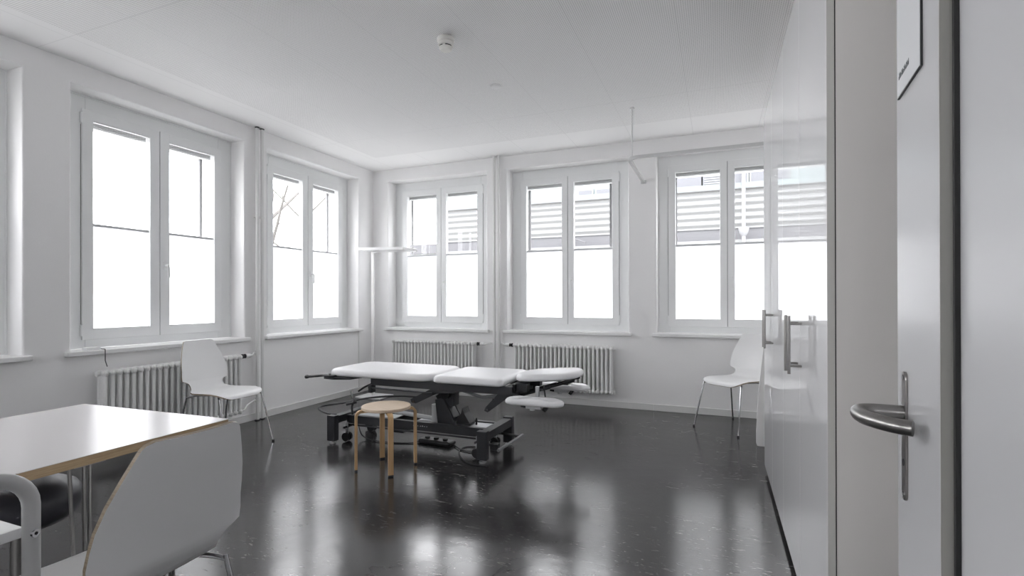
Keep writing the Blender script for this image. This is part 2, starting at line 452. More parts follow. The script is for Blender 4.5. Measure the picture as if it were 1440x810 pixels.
for i, s in enumerate(WB): window(i+6, ID, s, 'back')
for i, s in enumerate(WN_ADDED): window(i+9, RN, s, 'back')  # unseen windows added as a light source behind the camera

# ------------------------------------------------------------------ pipes (two risers per pair)
def riser(X, s, label):
    r = empty('heating_pipe', X @ T(s, -.045, 0), label=label[0], cat='pipe', kind=None) if False else None
def pipes(X, s, d=-.048):
    for k, (ds, lab) in enumerate(((0, 0), (.060, 1))):
        mb = MB(X); mb.cyl((s+ds, d, .0), (s+ds, d, HC-.0005), .0155, 14)
        if k == 0 and X is RL: lab = 'white heating riser beside the left radiator valve, the nearer of its pair'
        elif X is RL: lab = 'white heating riser on the left wall, the one closer to the corner'
        elif k == 0: lab = 'white heating riser between the two back wall radiators, left one of the pair'
        else: lab = 'white heating riser between the two back wall radiators, right one of the pair'
        o = mb.build('heating_pipe', M['pipe']); tag(o, lab, 'pipe', 'heating risers')
        c = MB(X); z = 2.05 if X is RL else 2.02
        c.cyl((s+ds, d, z-.009), (s+ds, d, z+.009), .020, 14).cyl((s+ds, d, z), (s+ds, -.001, z), .005, 8)
        c.build('pipe_clip', M['pipe'], o)
        f = MB(X); f.lathe([(.026, 0.0005), (.026, .006), (.018, .010)], T(s+ds, d, 0)).build('floor_collar', M['black'], o)
        if X is RL and k == 0: tz = (.682, .21)
        elif X is RL: tz = ()
        else: tz = (.682,)
        for q in tz: MB(X).cyl((s+ds, d, q-.024), (s+ds, d, q+.024), .020, 12).build('tee', M['pipe'], o)
        f = MB(X); f.lathe([(.017, HC-.012), (.021, HC-.008), (.021, HC-.0007)], T(s+ds, d, 0)).build('ceiling_collar', M['ext_line'] if X is RL else M['pipe'], o)
pipes(RL, -1.927)
pipes(ID, 1.828)

# ------------------------------------------------------------------ radiators
def radiator(X, s0, s1, n, z0, z1, valve_side, label, pipe_s, ret_s=None, depth=(-.145, -.055)):
    W = X @ T(s0, 0, 0); root = empty('radiator', W, label=label, cat='radiator', group='white column radiators')
    pitch = (s1-s0)/n
    cols = [depth[0]+.012, (depth[0]+depth[1])/2, depth[1]-.012]
    sm = MB(W)
    for d in cols: sm.tube([(pitch/2, d, z0+.03), (pitch/2, d, z1-.03)], .0152, 10, flat=.95)
    for z in (z0+.03, z1-.03):
        sm.tube([(pitch/2, depth[0]-.004, z), (pitch/2, depth[0]+.008, z), (pitch/2, depth[1]-.008, z), (pitch/2, depth[1]+.004, z)],
                [.012, .022, .022, .012], 10, upv=(0, 0, 1), flat=1.1)
        sm.cyl((0.0005, cols[1], z), (pitch-.0005, cols[1], z), .016, 12)
        sm.ball((pitch/2, depth[0]+.004, z), .021, sc_=(.8, 1, 1.1), u=10, v=6)
    first = sm.build('section', M['rad'], root)
    for k in range(1, n):
        c = first.copy(); C.objects.link(c); c.location.x += pitch*k
    # end plugs
    L_ = s1-s0
    for z in (z0+.03, z1-.03):
        e = -1 if valve_side > 0 else 1
        x = 0 if e < 0 else L_
        MB(W).cyl((x, cols[1], z), (x+e*.016, cols[1], z), .02, 8).build('end_plug', M['rad'], root)
    x = L_ if valve_side > 0 else 0; e = valve_side; zz = z1-.03; px = pipe_s-s0
    v = MB(W); v.cyl((x, cols[1], zz), (x+e*.035, cols[1], zz), .013, 10, mi=1)
    v.lathe([(.018, 0), (.022, .004), (.022, .016), (.012, .026), (.021, .034), (.0215, .040)], T(x+e*.02, cols[1], zz) @ Matrix.Rotation(e*PI/2, 4, 'Y'), mi=0)
    vo = v.build('valve', [M['black'], M['pipe']], root)
    MB(W).lathe([(.019, 0), (.023, .004), (.024, .03), (.021, .045), (.022, .05), (.015, .056)], T(x+e*.062, cols[1], zz) @ Matrix.Rotation(e*PI/2, 4, 'Y')).build('thermostat_head', M['rail'], vo)
    MB(W).tube(smooth_path([(x+e*.11, cols[1], zz), (x+e*.14, cols[1], zz+.002), (px-e*.05, -.05, zz+.012), (px-e*.024, -.048, zz+.012)], 4), .008, 8).build('supply_pipe', M['pipe'], root)
    if ret_s is not None:
        rx = ret_s-s0; z = z0+.03
        MB(W).tube(smooth_path([(x, cols[1], z), (x+e*.05, cols[1], z), (x+e*.12, -.06, z+.03), (rx-e*.024, -.048, z+.06)], 4), .009, 8).build('return_pipe', M['pipe'], root)
    for bx in (L_*.15, L_*.85):
        MB(W).box(bx-.012, bx+.012, depth[1]-.02, -.0005, z0+.08, z0+.11, .003).build('bracket', M['rad'], root)
    return root
radiator(RL, -3.375, -2.175, 24, .12, .70, 1, 'long white column radiator under the left wall window, behind the left white chair', -1.927, -1.927)
radiator(ID, .392, 1.60, 25, .155, .70, 1, 'white column radiator under the back wall window nearest the corner', 1.828)
radiator(ID, 2.112, 3.29, 24, .155, .70, -1, 'white column radiator behind the head end of the treatment couch', 1.888)

# small contact box with cable on the sill above the left radiator
s = empty('sensor_box', T(-.02, -3.36, ZS+.031), label='small white sensor box with a cable on the left window sill', cat='sensor')
MB().box(-.045, .02, -3.405, -3.315, ZS+.0305, ZS+.052, .004).build('case', M['frame'], s)
MB().tube([(.0, -3.314, ZS+.038), (.02, -3.306, ZS+.0345), (.0525, -3.305, ZS+.0335), (.0545, -3.305, ZS+.02), (.0545, -3.305, .76), (.078, -3.305, .715)], .0032, 6).build('cable', M['ext_line'], s)

# ------------------------------------------------------------------ cupboards
XF = 4.66
def cupboard(y0, y1, label):       # two doors; y0 nearer the camera
    r = empty('wardrobe_cabinet', T(XF, y0, 0), label=label, cat='cabinet', group='tall glossy wardrobe cabinets')
    MB().box(XF+.024, XR-.002, y0+.002, y1-.002, .075, HC-.47, .001).build('carcass', M['cabside'], r)
    MB().box(XF+.05, XR-.002, y0+.01, y1-.01, .0005, .0745).build('plinth', M['dark'], r)
    ym = (y0+y1)/2
    MB().box(XF+.0212, XF+.0238, y0+.003, y1-.003, .076, 2.49).build('gap_shade', M['rubber'], r)  # added black sheet, stands in for shade in the gaps between doors
    for a, b, hy in ((y0, ym, ym-.05), (ym, y1, ym+.05)):
        d = MB(); d.box(XF, XF+.021, a+.0015, b-.0015, .04, 2.50, .0012)
        bm = d.bm
        bm.faces.ensure_lookup_table()
        for f in bm.faces:
            f.material_index = 0 if f.normal.x < -.5 else 1
        do = d.build('door', [M['gloss'], M['edge']], r)
        h = MB(); xb = XF-.045; z0, z1 = .918, 1.15
        h.cyl((xb, hy, z0), (xb, hy, z1), .0065, 14)
        for z in (z0+.032, z1-.032): h.cyl((xb, hy, z), (XF-.0002, hy, z), .005, 10)
        h.build('handle', M['steel'], do)
    return r
Y0, YM, Y1 = -3.93, -2.815, -1.70
c1 = cupboard(Y0, YM, 'tall glossy white wardrobe cabinet, the nearer unit beside the open door')
c2 = copy_tree(c1, T(XF, YM, 0))
c2['label'] = 'tall glossy white wardrobe cabinet, the farther unit next to the white chair'

# white board behind the cupboards
b = MB()
b.prism([(4.655, 0.001), (4.668, 0.0), (5.26, 0.0), (5.26, 1.06), (4.74, 1.06), (4.715, .95), (4.665, .45), (4.648, .12), (4.648, .02)], 0, .03, .004,
        X=T(0, -1.04, 0) @ Matrix.Rotation(PI/2, 4, 'X'))
tag(b.build('white_board', M['lam']), 'narrow white board standing on the floor behind the far end of the wardrobes', 'board')

# ------------------------------------------------------------------ door leaf at the right
e = Vector((math.sin(math.radians(4.7)), math.cos(math.radians(4.7)), 0)); nrm = Vector((-e.y, e.x, 0))
foot = Vector((4.3498, -5.7189, 0)) - nrm*.207
DX = Matrix(((e.x, nrm.x, 0, foot.x), (e.y, nrm.y, 0, foot.y), (0, 0, 1, 0), (0, 0, 0, 1)))  # local x along leaf, y out of the face
door = empty('door_1', DX @ T(.872, 0, 0), kind='structure')
MB(DX).box(.8655, .8678, -.042, 0, .008, 2.94).build('shaded_edge_band', M['leafedge'], door)  # hinge end face, shade put into its darker colour
MB(DX).box(.868, 1.117, -.042, 0, .008, 2.94, .002).build('door_leaf', M['door'], door)
hp = [(1.055+.013*math.cos(math.radians(a)), (1.084 if a < 181 else .895)+.013*math.sin(math.radians(a))) for a in range(0, 181, 20)]
hp += [(1.055-.013*math.cos(math.radians(a)), .895-.013*math.sin(math.radians(a))) for a in range(0, 181, 20)]
MB(DX).prism(hp, 0, .004, .0008, X=Matrix(((1, 0, 0, 0), (0, 0, 1, 0), (0, 1, 0, 0), (0, 0, 0, 1)))).build('handle_plate', M['steel'], door)
for z in (1.087, .892):
    MB(DX).cyl((1.055, .004, z), (1.055, .0052, z), .0045, 12).build('screw', M['chrome'], door)
lv = MB(DX); HZ = 1.028
lv.tube(smooth_path([(1.055, .004, HZ), (1.055, .03, HZ), (1.053, .052, HZ), (1.040, .067, HZ), (1.015, .071, HZ), (.985, .066, HZ), (.955, .048, HZ), (.938, .030, HZ), (.932, .016, HZ)], 6), .0118, 16, flat=1.0)
lv.cyl((1.055, .004, HZ), (1.055, .010, HZ), .012, 16)
lv.build('door_handle', M['steel'], door)
MB(DX).cyl((1.055, .004, .945), (1.055, .0048, .945), .006, 12).build('keyhole', M['black'], door)
for z in (.25, 2.6): MB(DX).cyl((.868, -.002, z), (.868, -.002, z+.09), .007, 10).build('hinge', M['steel'], door)
sg = empty('door_sign', DX @ T(1.0, .002, 1.6), label='small white sign plate with painted edge shadow on the open grey door', cat='sign')
MB(DX).box(.945, 1.093, .0002, .003, 1.565, 1.775).build('sign_edge_shadow', M['black'], sg)  # black rim paints the shadow along the plate's thickness
MB(DX).box(.9465, 1.0915, .0031, .0038, 1.5665, 1.7735).build('sign_face', M['paper'], sg)
tx = MB(DX); x = 1.078
for k in range(9):
    wv = rnd.uniform(.004, .007); h = .010
    tx.box(x-wv, x-wv+.0012, .0039, .0042, 1.594, 1.594+h).box(x-.001, x, .0039, .0042, 1.594, 1.594+h*(1 if k % 2 else .6))
    tx.box(x-wv, x, .0039, .0042, 1.594+h*(.45 if k % 3 else .0), 1.5955+h*(.45 if k % 3 else 0.02)); x -= wv+.003
tx.build('lettering', M['ink'], sg)

# ------------------------------------------------------------------ chairs
def shell_mesh(X):
    # stations along the side profile: (x, z, half width)
    key = [(.245, .415, .120), (.238, .428, .165), (.222, .440, .192), (.19, .449, .207), (.12, .455, .214), (.0, .450, .214), (-.09, .447, .208),
           (-.135, .452, .190), (-.162, .462, .166), (-.180, .474, .152), (-.194, .490, .147), (-.203, .505, .148), (-.209, .517, .154), (-.2125, .526, .166), (-.2155, .534, .188), (-.218, .543, .208),
           (-.225, .575, .210), (-.245, .66, .200), (-.262, .72, .186), (-.280, .78, .165), (-.295, .83, .146), (-.3015, .852, .137), (-.304, .862, .128), (-.306, .869, .108)]
    st = []
    for i in range(len(key)-1):
        a, b_ = key[i], key[i+1]
        for k in range(2): st.append(tuple(a[j]+(b_[j]-a[j])*k/2 for j in range(3)))
    st.append(key[-1]); N = len(st); K = 10; th = .011
    t = bmesh.new(); top = []; bot = []
    for i, (x, z, hw) in enumerate(st):
        a = Vector((st[max(i-1, 0)][0], 0, st[max(i-1, 0)][1])); b_ = Vector((st[min(i+1, N-1)][0], 0, st[min(i+1, N-1)][1]))
        tn = (b_-a).normalized(); nn = Vector((-tn.z, 0, tn.x))     # towards sitter side
        if nn.z < 0 and z < .47: nn = -nn
        if z >= .47 and nn.x < 0: nn = -nn
        ra, rb = [], []
        backness = max(0, min(1, (z-.5)/.12)); dish = max(0, min(1, (.455-z+.02)/.02)) if x > -.15 else 0
        for k in range(K+1):
            y = hw*(2*k/K-1); q = (y/.2)**2
            off = .022*q*backness + .010*q*(1-backness)
            p = Vector((x, y, z))+nn*off
            ra.append(t.verts.new(p)); rb.append(t.verts.new(p-nn*th))
        top.append(ra); bot.append(rb)
    def f(vs, mi):
        q = t.faces.new(vs); q.material_index = mi
    for i in range(N-1):
        for k in range(K):
            f((top[i][k], top[i][k+1], top[i+1][k+1], top[i+1][k]), 0)
            f((bot[i][k], bot[i+1][k], bot[i+1][k+1], bot[i][k+1]), 0)
        f((top[i][0], top[i+1][0], bot[i+1][0], bot[i][0]), 1); f((top[i][K], bot[i][K], bot[i+1][K], top[i+1][K]), 1)
    for k in range(K):
        f((top[0][k], bot[0][k], bot[0][k+1], top[0][k+1]), 1); f((top[-1][k], top[-1][k+1], bot[-1][k+1], bot[-1][k]), 1)
    return t
def make_chair(X, label):
    r = empty('laminate_chair', X, label=label, cat='chair', group='white laminated shell chairs')
    mb = MB(X); t = shell_mesh(X)
    mb.merge(t, None, True)
    # split the one shell surface into seat and backrest at the waist
    bm = mb.bm; inv = X.inverted()
    def part(name, keep):
        b2 = bm.copy(); dl = [f for f in b2.faces if not keep((inv @ f.calc_center_median()).z, (inv @ f.calc_center_median()).x)]
        bmesh.ops.delete(b2, geom=dl, context='FACES'); q = MB(); q.bm.free(); q.bm = b2
        return q.build(name, [M['lam'], M['ply']], r, ang=50)
    part('seat', lambda z, x: z < .505 and x > -.199); part('backrest', lambda z, x: not (z < .505 and x > -.199))
    bm.free()
    R_ = .0075
    for sy in (-1, 1):
        # front leg, with bend under the seat
        MB(X).tube(smooth_path([(.10, sy*.10, .4315), (.16, sy*.165, .431), (.205, sy*.195, .418), (.218, sy*.200, .39), (.305, sy*.235, .012)], 5), R_, 10).build('leg', M['chrome'], r)
        MB(X).tube(smooth_path([(-.02, sy*.10, .430), (-.10, sy*.150, .430), (-.17, sy*.188, .415), (-.185, sy*.192, .39), (-.265, sy*.225, .012)], 5), R_, 10).build('leg', M['chrome'], r)
        for x, y in ((.307, .236), (-.267, .226)):
            MB(X).cyl((x, sy*y, 0.0005), (x-.002, sy*y, .014), .011, 10).build('foot_cap', M['black'], r)
    MB(X).tube([(.10, -.10, .4315), (.10, .10, .4315)], R_, 8).tube([(-.02, -.10, .430), (-.02, .10, .430)], R_, 8).tube([(.10, 0, .4315), (-.02, 0, .430)], R_, 8).build('under_frame', M['chrome'], r)
    return r
XA = T(.495, -2.665) @ rz(math.radians(0))
ch = make_chair(XA, 'white laminated chair in front of the left wall radiator')
def chair_copy(X, label):
    c = copy_tree(ch, X); c['label'] = label; return c
chair_copy(T(4.515, -.455) @ rz(math.radians(233)), 'white laminated chair by the back wall next to the wardrobes')
chair_copy(T(2.752, -4.775) @ rz(math.radians(180)), 'large white laminated chair seen from behind at the table, nearest the camera')

# ------------------------------------------------------------------ table
TX = T(2.064, -4.608) @ rz(math.radians(2.2))
tb = empty('work_table', TX, label='white topped table with wood edge and thin metal legs in the left foreground', cat='table')
MB(TX).box(-.448, .448, -.363, .363, .7015, .7305, .001).build('tabletop_core', M['tableedge'], tb)
MB(TX).box(-.450, .450, -.365, .365, .7306, .7325, .0006).build('tabletop', M['tabletop'], tb)
for sx in (-1, 1):
    for sy in (-1, 1):
        l = MB(TX); cx, cy = sx*.430, sy*.138
        for dx, dy in ((0, -.050), (0, -.010), (-sx*.004, .010)):
            l.tube([(cx+dx, cy+dy, .7005), (cx+dx*.3, cy+dy*.45, .02), (cx+dx*.3, cy+dy*.4, .004)], .0055, 8)
        l.box(cx-.03, cx+.015, cy-.045, cy+.045, .6985, .7013, .0005)
        l.box(cx-.006, cx+.006, cy-.018, cy+.016, .0005, .012, .003)
        l.build('leg', M['steel'], tb)

# ------------------------------------------------------------------ stool
SX = T(2.122, -2.642)
st = empty('wooden_stool', SX, label='round birch stool with four bent legs in front of the treatment couch', cat='stool')
MB(SX).lathe([(.0, .428), (.170, .428), (.175, .432), (.175, .446), (.172, .45), (0, .45)], n=48).build('seat', M['birch_top'], st)
for a in (45, 135, 225, 315):
    X = SX @ rz(math.radians(a-1)); p = [(.085, .4275-.009), (.175, .4275-.009)]
    p += [(.175+.035*math.sin(math.radians(k)), .3835+.035*math.cos(math.radians(k))) for k in range(15, 91, 15)] + [(.2105, .20), (.211, .012)]
    l = MB(X); t = bmesh.new(); rings = []
    for i, (x, z) in enumerate(p):
        a_ = Vector(p[max(i-1, 0)]); b_ = Vector(p[min(i+1, len(p)-1)]); tn = (b_-a_).normalized(); nn = Vector((-tn.y, tn.x))*.009
        rings.append([t.verts.new((x+nn.x*s1, y, z+nn.y*s1)) for s1, y in ((1, -.018), (1, .018), (-1, .018), (-1, -.018))])
    for q, w_ in zip(rings, rings[1:]):
        for k in range(4): t.faces.new((q[k], q[(k+1) % 4], w_[(k+1) % 4], w_[k]))
    t.faces.new(rings[0]); t.faces.new(rings[-1][::-1])
    bmesh.ops.bevel(t, geom=[e_ for e_ in t.edges if e_.calc_face_angle(0) > 1.2], offset=.002, segments=1, affect='EDGES')
    l.merge(t, 0, True); l.build('leg', M['birch'], st)
    MB(X).box(.202, .220, -.0175, .0175, .0005, .0118, .001).build('foot_cap', M['black'], st)

# ------------------------------------------------------------------ floor lamp in the corner
LX = T(.36, -.48)
lp = empty('floor_lamp', LX, label='slim white floor lamp with flat rectangular head in the room corner', cat='lamp')
MB(LX).box(-.16, .20, -.15, .15, .0005, .018, .004).build('base', M['rail'], lp)
MB(LX).box(-.020, .020, -.010, .010, .018, 1.815, .003).build('pole', M['rail'], lp)
MB(LX @ T(0, 0, 1.835) @ Matrix.Rotation(math.radians(1.5), 4, 'Y')).box(-.115, .55, -.15, .15, -.018, .018, .006).build('lamp_head', M['rail'], lp)
MB(LX).prism([(-.02, 1.78), (.12, 1.812), (-.02, 1.812)], -.012, .012, X=Matrix.Rotation(PI/2, 4, 'X')).build('bracket', M['rail'], lp)

# ------------------------------------------------------------------ ceiling things
sd = empty('smoke_detector', T(2.675, -2.741, HC), label='round white smoke detector on the ceiling', cat='smoke detector')
SDX = T(2.675, -2.741, HC) @ Matrix.Rotation(PI, 4, 'X')
MB(SDX).lathe([(.056, .0005), (.058, .004), (.058, .022), (.054, .026)], n=32).build('base', M['detector'], sd)
MB(SDX).lathe([(.044, .026), (.052, .029), (.052, .046), (.047, .052), (.040, .053)], n=32).build('collar', M['detector'], sd)
hd = MB(SDX).lathe([(.040, .053), (.042, .060), (.046, .062), (.044, .072), (.034, .082), (.0, .085)], n=32).build('head', M['detector'], sd)
for k in range(4):
    a = k*PI/2+.6
    MB(SDX @ rz(a)).tube([(.0418*math.cos(q), .0418*math.sin(q), .0568) for q in [x*.11-.55 for x in range(11)]], .003, 5).build('vent_slot', M['black'], sd)
tag(MB(T(2.676, -1.92, HC) @ Matrix.Rotation(PI, 4, 'X')).lathe([(.048, .0005), (.048, .004), (.038, .012), (0, .014)], n=32).build('ceiling_cap', M['rail']),
    'flat white round cover plate on the ceiling beyond the smoke detector', 'cover plate')
# curtain rail: from back wall out into the room, rounded corner, then towards the wardrobes
ZR = 2.50; rx, ry = 3.605, -1.04
cr = empty('curtain_rail', T(rx, ry, ZR), label='white angled curtain rail hung from the ceiling by a rod', cat='curtain rail')
pts = [(rx, -.001, ZR), (rx, -.3, ZR), (rx, ry+.10, ZR)] + [(rx+.10-.10*math.cos(math.radians(a)), ry+.10-.10*math.sin(math.radians(a)), ZR) for a in range(15, 91, 15)] + [(4.2, ry, ZR), (XR-.001, ry, ZR)]
t = MB(); t.tube(pts, .020, 4, upv=(1, 0, 1), flat=1); t.build('rail', M['track'], cr)
MB().tube(smooth_path([(rx+.03, ry+.028, HC-.001), (rx+.03, ry+.028, 2.75), (rx+.028, ry+.026, ZR+.016)], 3), .0075, 10).build('ceiling_rod', M['rail'], cr)
MB().lathe([(.02, HC-.012), (.02, HC-.0005)], T(rx+.03, ry+.028, 0)).build('rod_flange', M['rail'], cr)
MB().box(rx-.03, rx+.03, -.012, -.0005, ZR-.02, ZR+.02, .003).build('wall_bracket', M['lightmetal'], cr)

# ------------------------------------------------------------------ treatment couch
K = empty('treatment_couch', T(2.04, -2.03, 0), label='white padded adjustable treatment couch on a black steel base', cat='treatment couch')
def pad(x0, x1, y0, y1, z0, z1, r=.06, bulge=.008, slant=0.0, name='pad', X=None, mat_=None):
    # rounded-rectangle cushion with domed top and crisp lower edge
    t = bmesh.new(); cx, cy = (x0+x1)/2, (y0+y1)/2; hx, hy = (x1-x0)/2, (y1-y0)/2
    def ring(inset, z, rr):
        rr = max(rr, .004); out = []
        for qx, qy, a0 in ((1, 1, 0), (-1, 1, 90), (-1, -1, 180), (1, -1, 270)):
            for k in range(7):
                a = math.radians(a0+15*k)
                out.append(t.verts.new((cx+qx*(hx-inset-rr)+rr*math.cos(a), cy+qy*(hy-inset-rr)+rr*math.sin(a), z)))
        return out
    h = z1-z0
    prof = [(.012, 0, r), (.002, .10, r), (0, .30, r), (.001, .55, r), (.008, .76, r), (.022, .90, r*.9), (.045, .97, r*.8), (.085, 1.0, r*.6)]
    R = [ring(a, z0+h*b_, c) for a, b_, c in prof]
    for a, b_ in zip(R, R[1:]):
        n = len(a)
        for k in range(n): t.faces.new((a[k], a[(k+1) % n], b_[(k+1) % n], b_[k]))
    t.faces.new(R[0][::-1]); top = t.faces.new(R[-1])
    bmesh.ops.poke(t, faces=[top]);
    for v in t.verts:
        if v.co.z > z1-.0005 and abs(v.co.x-cx) < .001 and abs(v.co.y-cy) < .001: v.co.z += bulge
    mb = MB(); mb.merge(t, 0, True, X); return mb.build(name, mat_ or M['pad'], K, ang=60)
PY0, PY1 = -2.335, -1.725
pad(1.275, 2.300, PY0, PY1, .577, .636, r=.13)
pad(2.312, 2.900, PY0, PY1, .577, .636, r=.05)
# head section pad, raised a little
HX = T(2.93, -2.03, .6) @ Matrix.Rotation(math.radians(-5), 4, 'Y')
pad(0, .49, -.20, .20, 0, .055, r=.14, name='head_pad', X=HX)
pad(2.965, 3.385, -2.47, -2.335, .487, .533, r=.062, name='arm_pad')
pad(2.99, 3.41, -1.80, -1.665, .487, .533, r=.062, name='arm_pad')
def kp(name, mat_, *fn):
    mb = MB()
    for f in fn: f(mb)
    return mb.build(name, mat_, K)
A = M['anthra']
# upper frame
kp('upper_frame', A,
   lambda b: b.box(1.71, 2.96, -2.285, -2.245, .515, .576, .003), lambda b: b.box(1.71, 2.96, -1.815, -1.775, .515, .576, .003),
   lambda b: b.box(1.71, 1.75, -2.245, -1.815, .53, .576, .003), lambda b: b.box(2.90, 2.94, -2.245, -1.815, .515, .576, .003),
   lambda b: b.box(2.28, 2.33, -2.245, -1.815, .53, .574, .003),
   lambda b: b.box(1.30, 1.71, -2.20, -2.17, .560, .576, .002), lambda b: b.box(1.30, 1.71, -1.89, -1.86, .560, .576, .002))
kp('side_rail', A, lambda b: b.tube([(1.70, -2.30, .497), (2.30, -2.30, .490)], .007, 8), lambda b: b.box(1.705, 1.735, -2.31, -2.25, .455, .52, .002))
for y in (-2.275, -1.80):
    b = MB(Matrix.Translation((0, y, 0)) @ Matrix.Rotation(PI/2, 4, 'X')); b.prism([(2.10, .40), (2.09, .425), (2.30, .53), (2.56, .53), (2.50, .50), (2.33, .485), (2.14, .395)], -.005, .005); b.build('gusset', A, K)
    b = MB(Matrix.Translation((0, y, 0)) @ Matrix.Rotation(PI/2, 4, 'X')); b.prism([(2.735, .385), (2.745, .41), (2.86, .53), (3.01, .53), (3.0, .49), (2.90, .475), (2.765, .375)], -.005, .005); b.build('gusset', A, K)
    for x, z in ((2.125, .41), (2.765, .395)):
        MB().cyl((x, y-.014, z), (x, y+.008, z), .009, 10).build('bolt', M['chrome'], K)
# head mechanism
kp('head_bracket', A, lambda b: b.box(2.965, 3.05, -2.21, -2.15, .53, .592, .003), lambda b: b.box(2.965, 3.05, -1.91, -1.85, .53, .592, .003), lambda b: b.box(2.945, 2.965, -2.24, -1.82, .48, .59, .003))
for y in (-2.12, -1.95):
    kp('head_strut', A, lambda b: b.cyl((2.90, y, .468), (3.20, y, .565), .012, 10), lambda b: b.cyl((3.18, y, .558), (3.385, y, .622), .007, 8))
kp('strut_clamp', M['black'], lambda b: b.box(3.29, 3.34, -2.13, -1.93, .588, .604, .004))
kp('pivot_bar', M['greymetal'], lambda b: b.cyl((2.91, -2.24, .468), (2.91, -1.82, .468), .011, 12))
for y, s_ in ((-2.40, -1), (-1.735, 1)):
    kp('arm_post', M['greymetal'], lambda b: b.box(3.165, 3.190, y-.012+(.06 if s_ < 0 else -.06), y+.012+(.06 if s_ < 0 else -.06), .533 if s_ > 0 else .40+.13, .605, .003))
    kp('arm_bracket', M['lightmetal'], lambda b: b.box(3.12, 3.23, y-.03, y+.03, .462, .4865, .004), lambda b: b.cyl((3.16, y, .447), (3.16, y, .463), .018, 14))
    kp('clamp_knob', M['black'], lambda b: b.cyl((3.12, y-.02, .472), (3.085, y-.02, .476), .010, 10))
    kp('clamp_knob', M['black'], lambda b: b.cyl((3.265, y, .458), (3.245, y, .470), .022, 12))
    kp('pivot_rod', M['black'], lambda b: b.cyl((3.235, y+(.06 if s_ < 0 else -.06), .5335), (3.215, y+(.09 if s_ < 0 else -.09), .61), .005, 8))
# left end grip handle
kp('grip_handle', M['black'], lambda b: b.cyl((1.10, -2.345, .558), (1.345, -2.345, .588), .0105, 12), lambda b: b.cyl((1.083, -2.345, .556), (1.105, -2.345, .559), .015, 12))
b = MB(T(0, 0, .5765) ); b.prism([(1.30, -2.37), (1.40, -2.38), (1.54, -2.33), (1.57, -2.20), (1.34, -2.20)], -.022, -.004, .002); b.box(1.28, 1.40, -2.37, -2.32, -.004, .012, .003); b.build('grip_bracket', A, K)
# base: H-frame
kp('base_frame', A,
   lambda b: b.box(2.69, 2.765, -2.30, -1.77, .162, .225, .003), lambda b: b.box(1.285, 1.36, -2.30, -1.77, .165, .228, .003),
   lambda b: b.box(1.36, 2.69, -2.155, -2.115, .145, .215, .003), lambda b: b.box(1.36, 2.69, -1.945, -1.905, .145, .215, .003))
kp('base_plate', M['greymetal'], lambda b: b.box(2.02, 2.688, -2.114, -1.946, .200, .206, .001), lambda b: b.box(1.361, 1.80, -2.114, -1.946, .198, .206, .001))
for x0 in (1.285, 2.69):
    for y0 in (-2.315, -1.81):
        kp('leg', A, lambda b: b.box(x0-.002, x0+.077, y0, y0+.055, .022, .236, .004))
        kp('levelling_foot', M['greymetal'], lambda b: b.cyl((x0+.037, y0+.027, .0005), (x0+.037, y0+.027, .011), .027, 16), lambda b: b.cyl((x0+.037, y0+.027, .010), (x0+.037, y0+.027, .03), .008, 10))
for x, y in ((1.40, -2.20), (1.40, -1.86), (2.64, -2.20), (2.64, -1.86)):
    cs = kp('caster', M['black'], lambda b: b.cyl((x, y-.028, .041), (x, y-.008, .041), .036, 20), lambda b: b.cyl((x, y+.008, .041), (x, y+.028, .041), .036, 20), lambda b: b.cyl((x, y-.012, .041), (x, y+.012, .041), .012, 10))
    f = MB(); f.box(x-.012, x+.012, y-.007, y+.007, .045, .11, .003).cyl((x, y, .10), (x, y, .165), .010, 10); f.build('fork', M['greymetal'], cs)
kp('caster_rod', A, lambda b: b.cyl((1.33, -2.13, .125), (2.72, -2.13, .125), .008, 8), lambda b: b.cyl((1.33, -1.93, .125), (2.72, -1.93, .125), .008, 8), lambda b: b.cyl((1.40, -2.24, .125), (1.40, -1.82, .125), .009, 8), lambda b: b.cyl((2.64, -2.24, .125), (2.64, -1.82, .125), .009, 8))
kp('pedal_bar', M['zinc'], lambda b: b.cyl((2.845, -2.27, .098), (2.862, -1.80, .098), .012, 12))
kp('pedal_lever', M['black'], lambda b: b.tube([(2.64, -2.20, .125), (2.78, -2.22, .112), (2.85, -2.235, .098)], .011, 8), lambda b: b.tube([(2.64, -1.90, .125), (2.78, -1.88, .112), (2.86, -1.86, .098)], .011, 8), lambda b: b.box(2.765, 2.83, -2.25, -2.19, .085, .135, .008))
kp('foot_lever', M['black'], lambda b: b.tube(smooth_path([(1.40, -2.13, .20), (1.385, -2.12, .275), (1.40, -2.11, .33), (1.33, -2.05, .35), (1.20, -1.9, .36)], 4), .009, 8), lambda b: b.cyl((1.34, -2.14, .30), (1.42, -2.10, .32), .013, 8))
# perimeter switch bar curving out at the foot end
kp('switch_bar', M['black'], lambda b: b.tube(smooth_path([(1.33, -2.26, .235), (1.18, -2.20, .222), (.99, -2.08, .215), (.905, -1.98, .215), (.93, -1.90, .218), (1.08, -1.84, .24), (1.30, -1.80, .29), (1.55, -1.70, .31), (1.78, -1.62, .30)], 6), .009, 8))
kp('cable', M['black'], lambda b: b.tube(smooth_path([(1.50, -2.18, .43), (1.55, -2.14, .47), (1.62, -2.10, .50), (1.74, -2.05, .515)], 5), .008, 8))
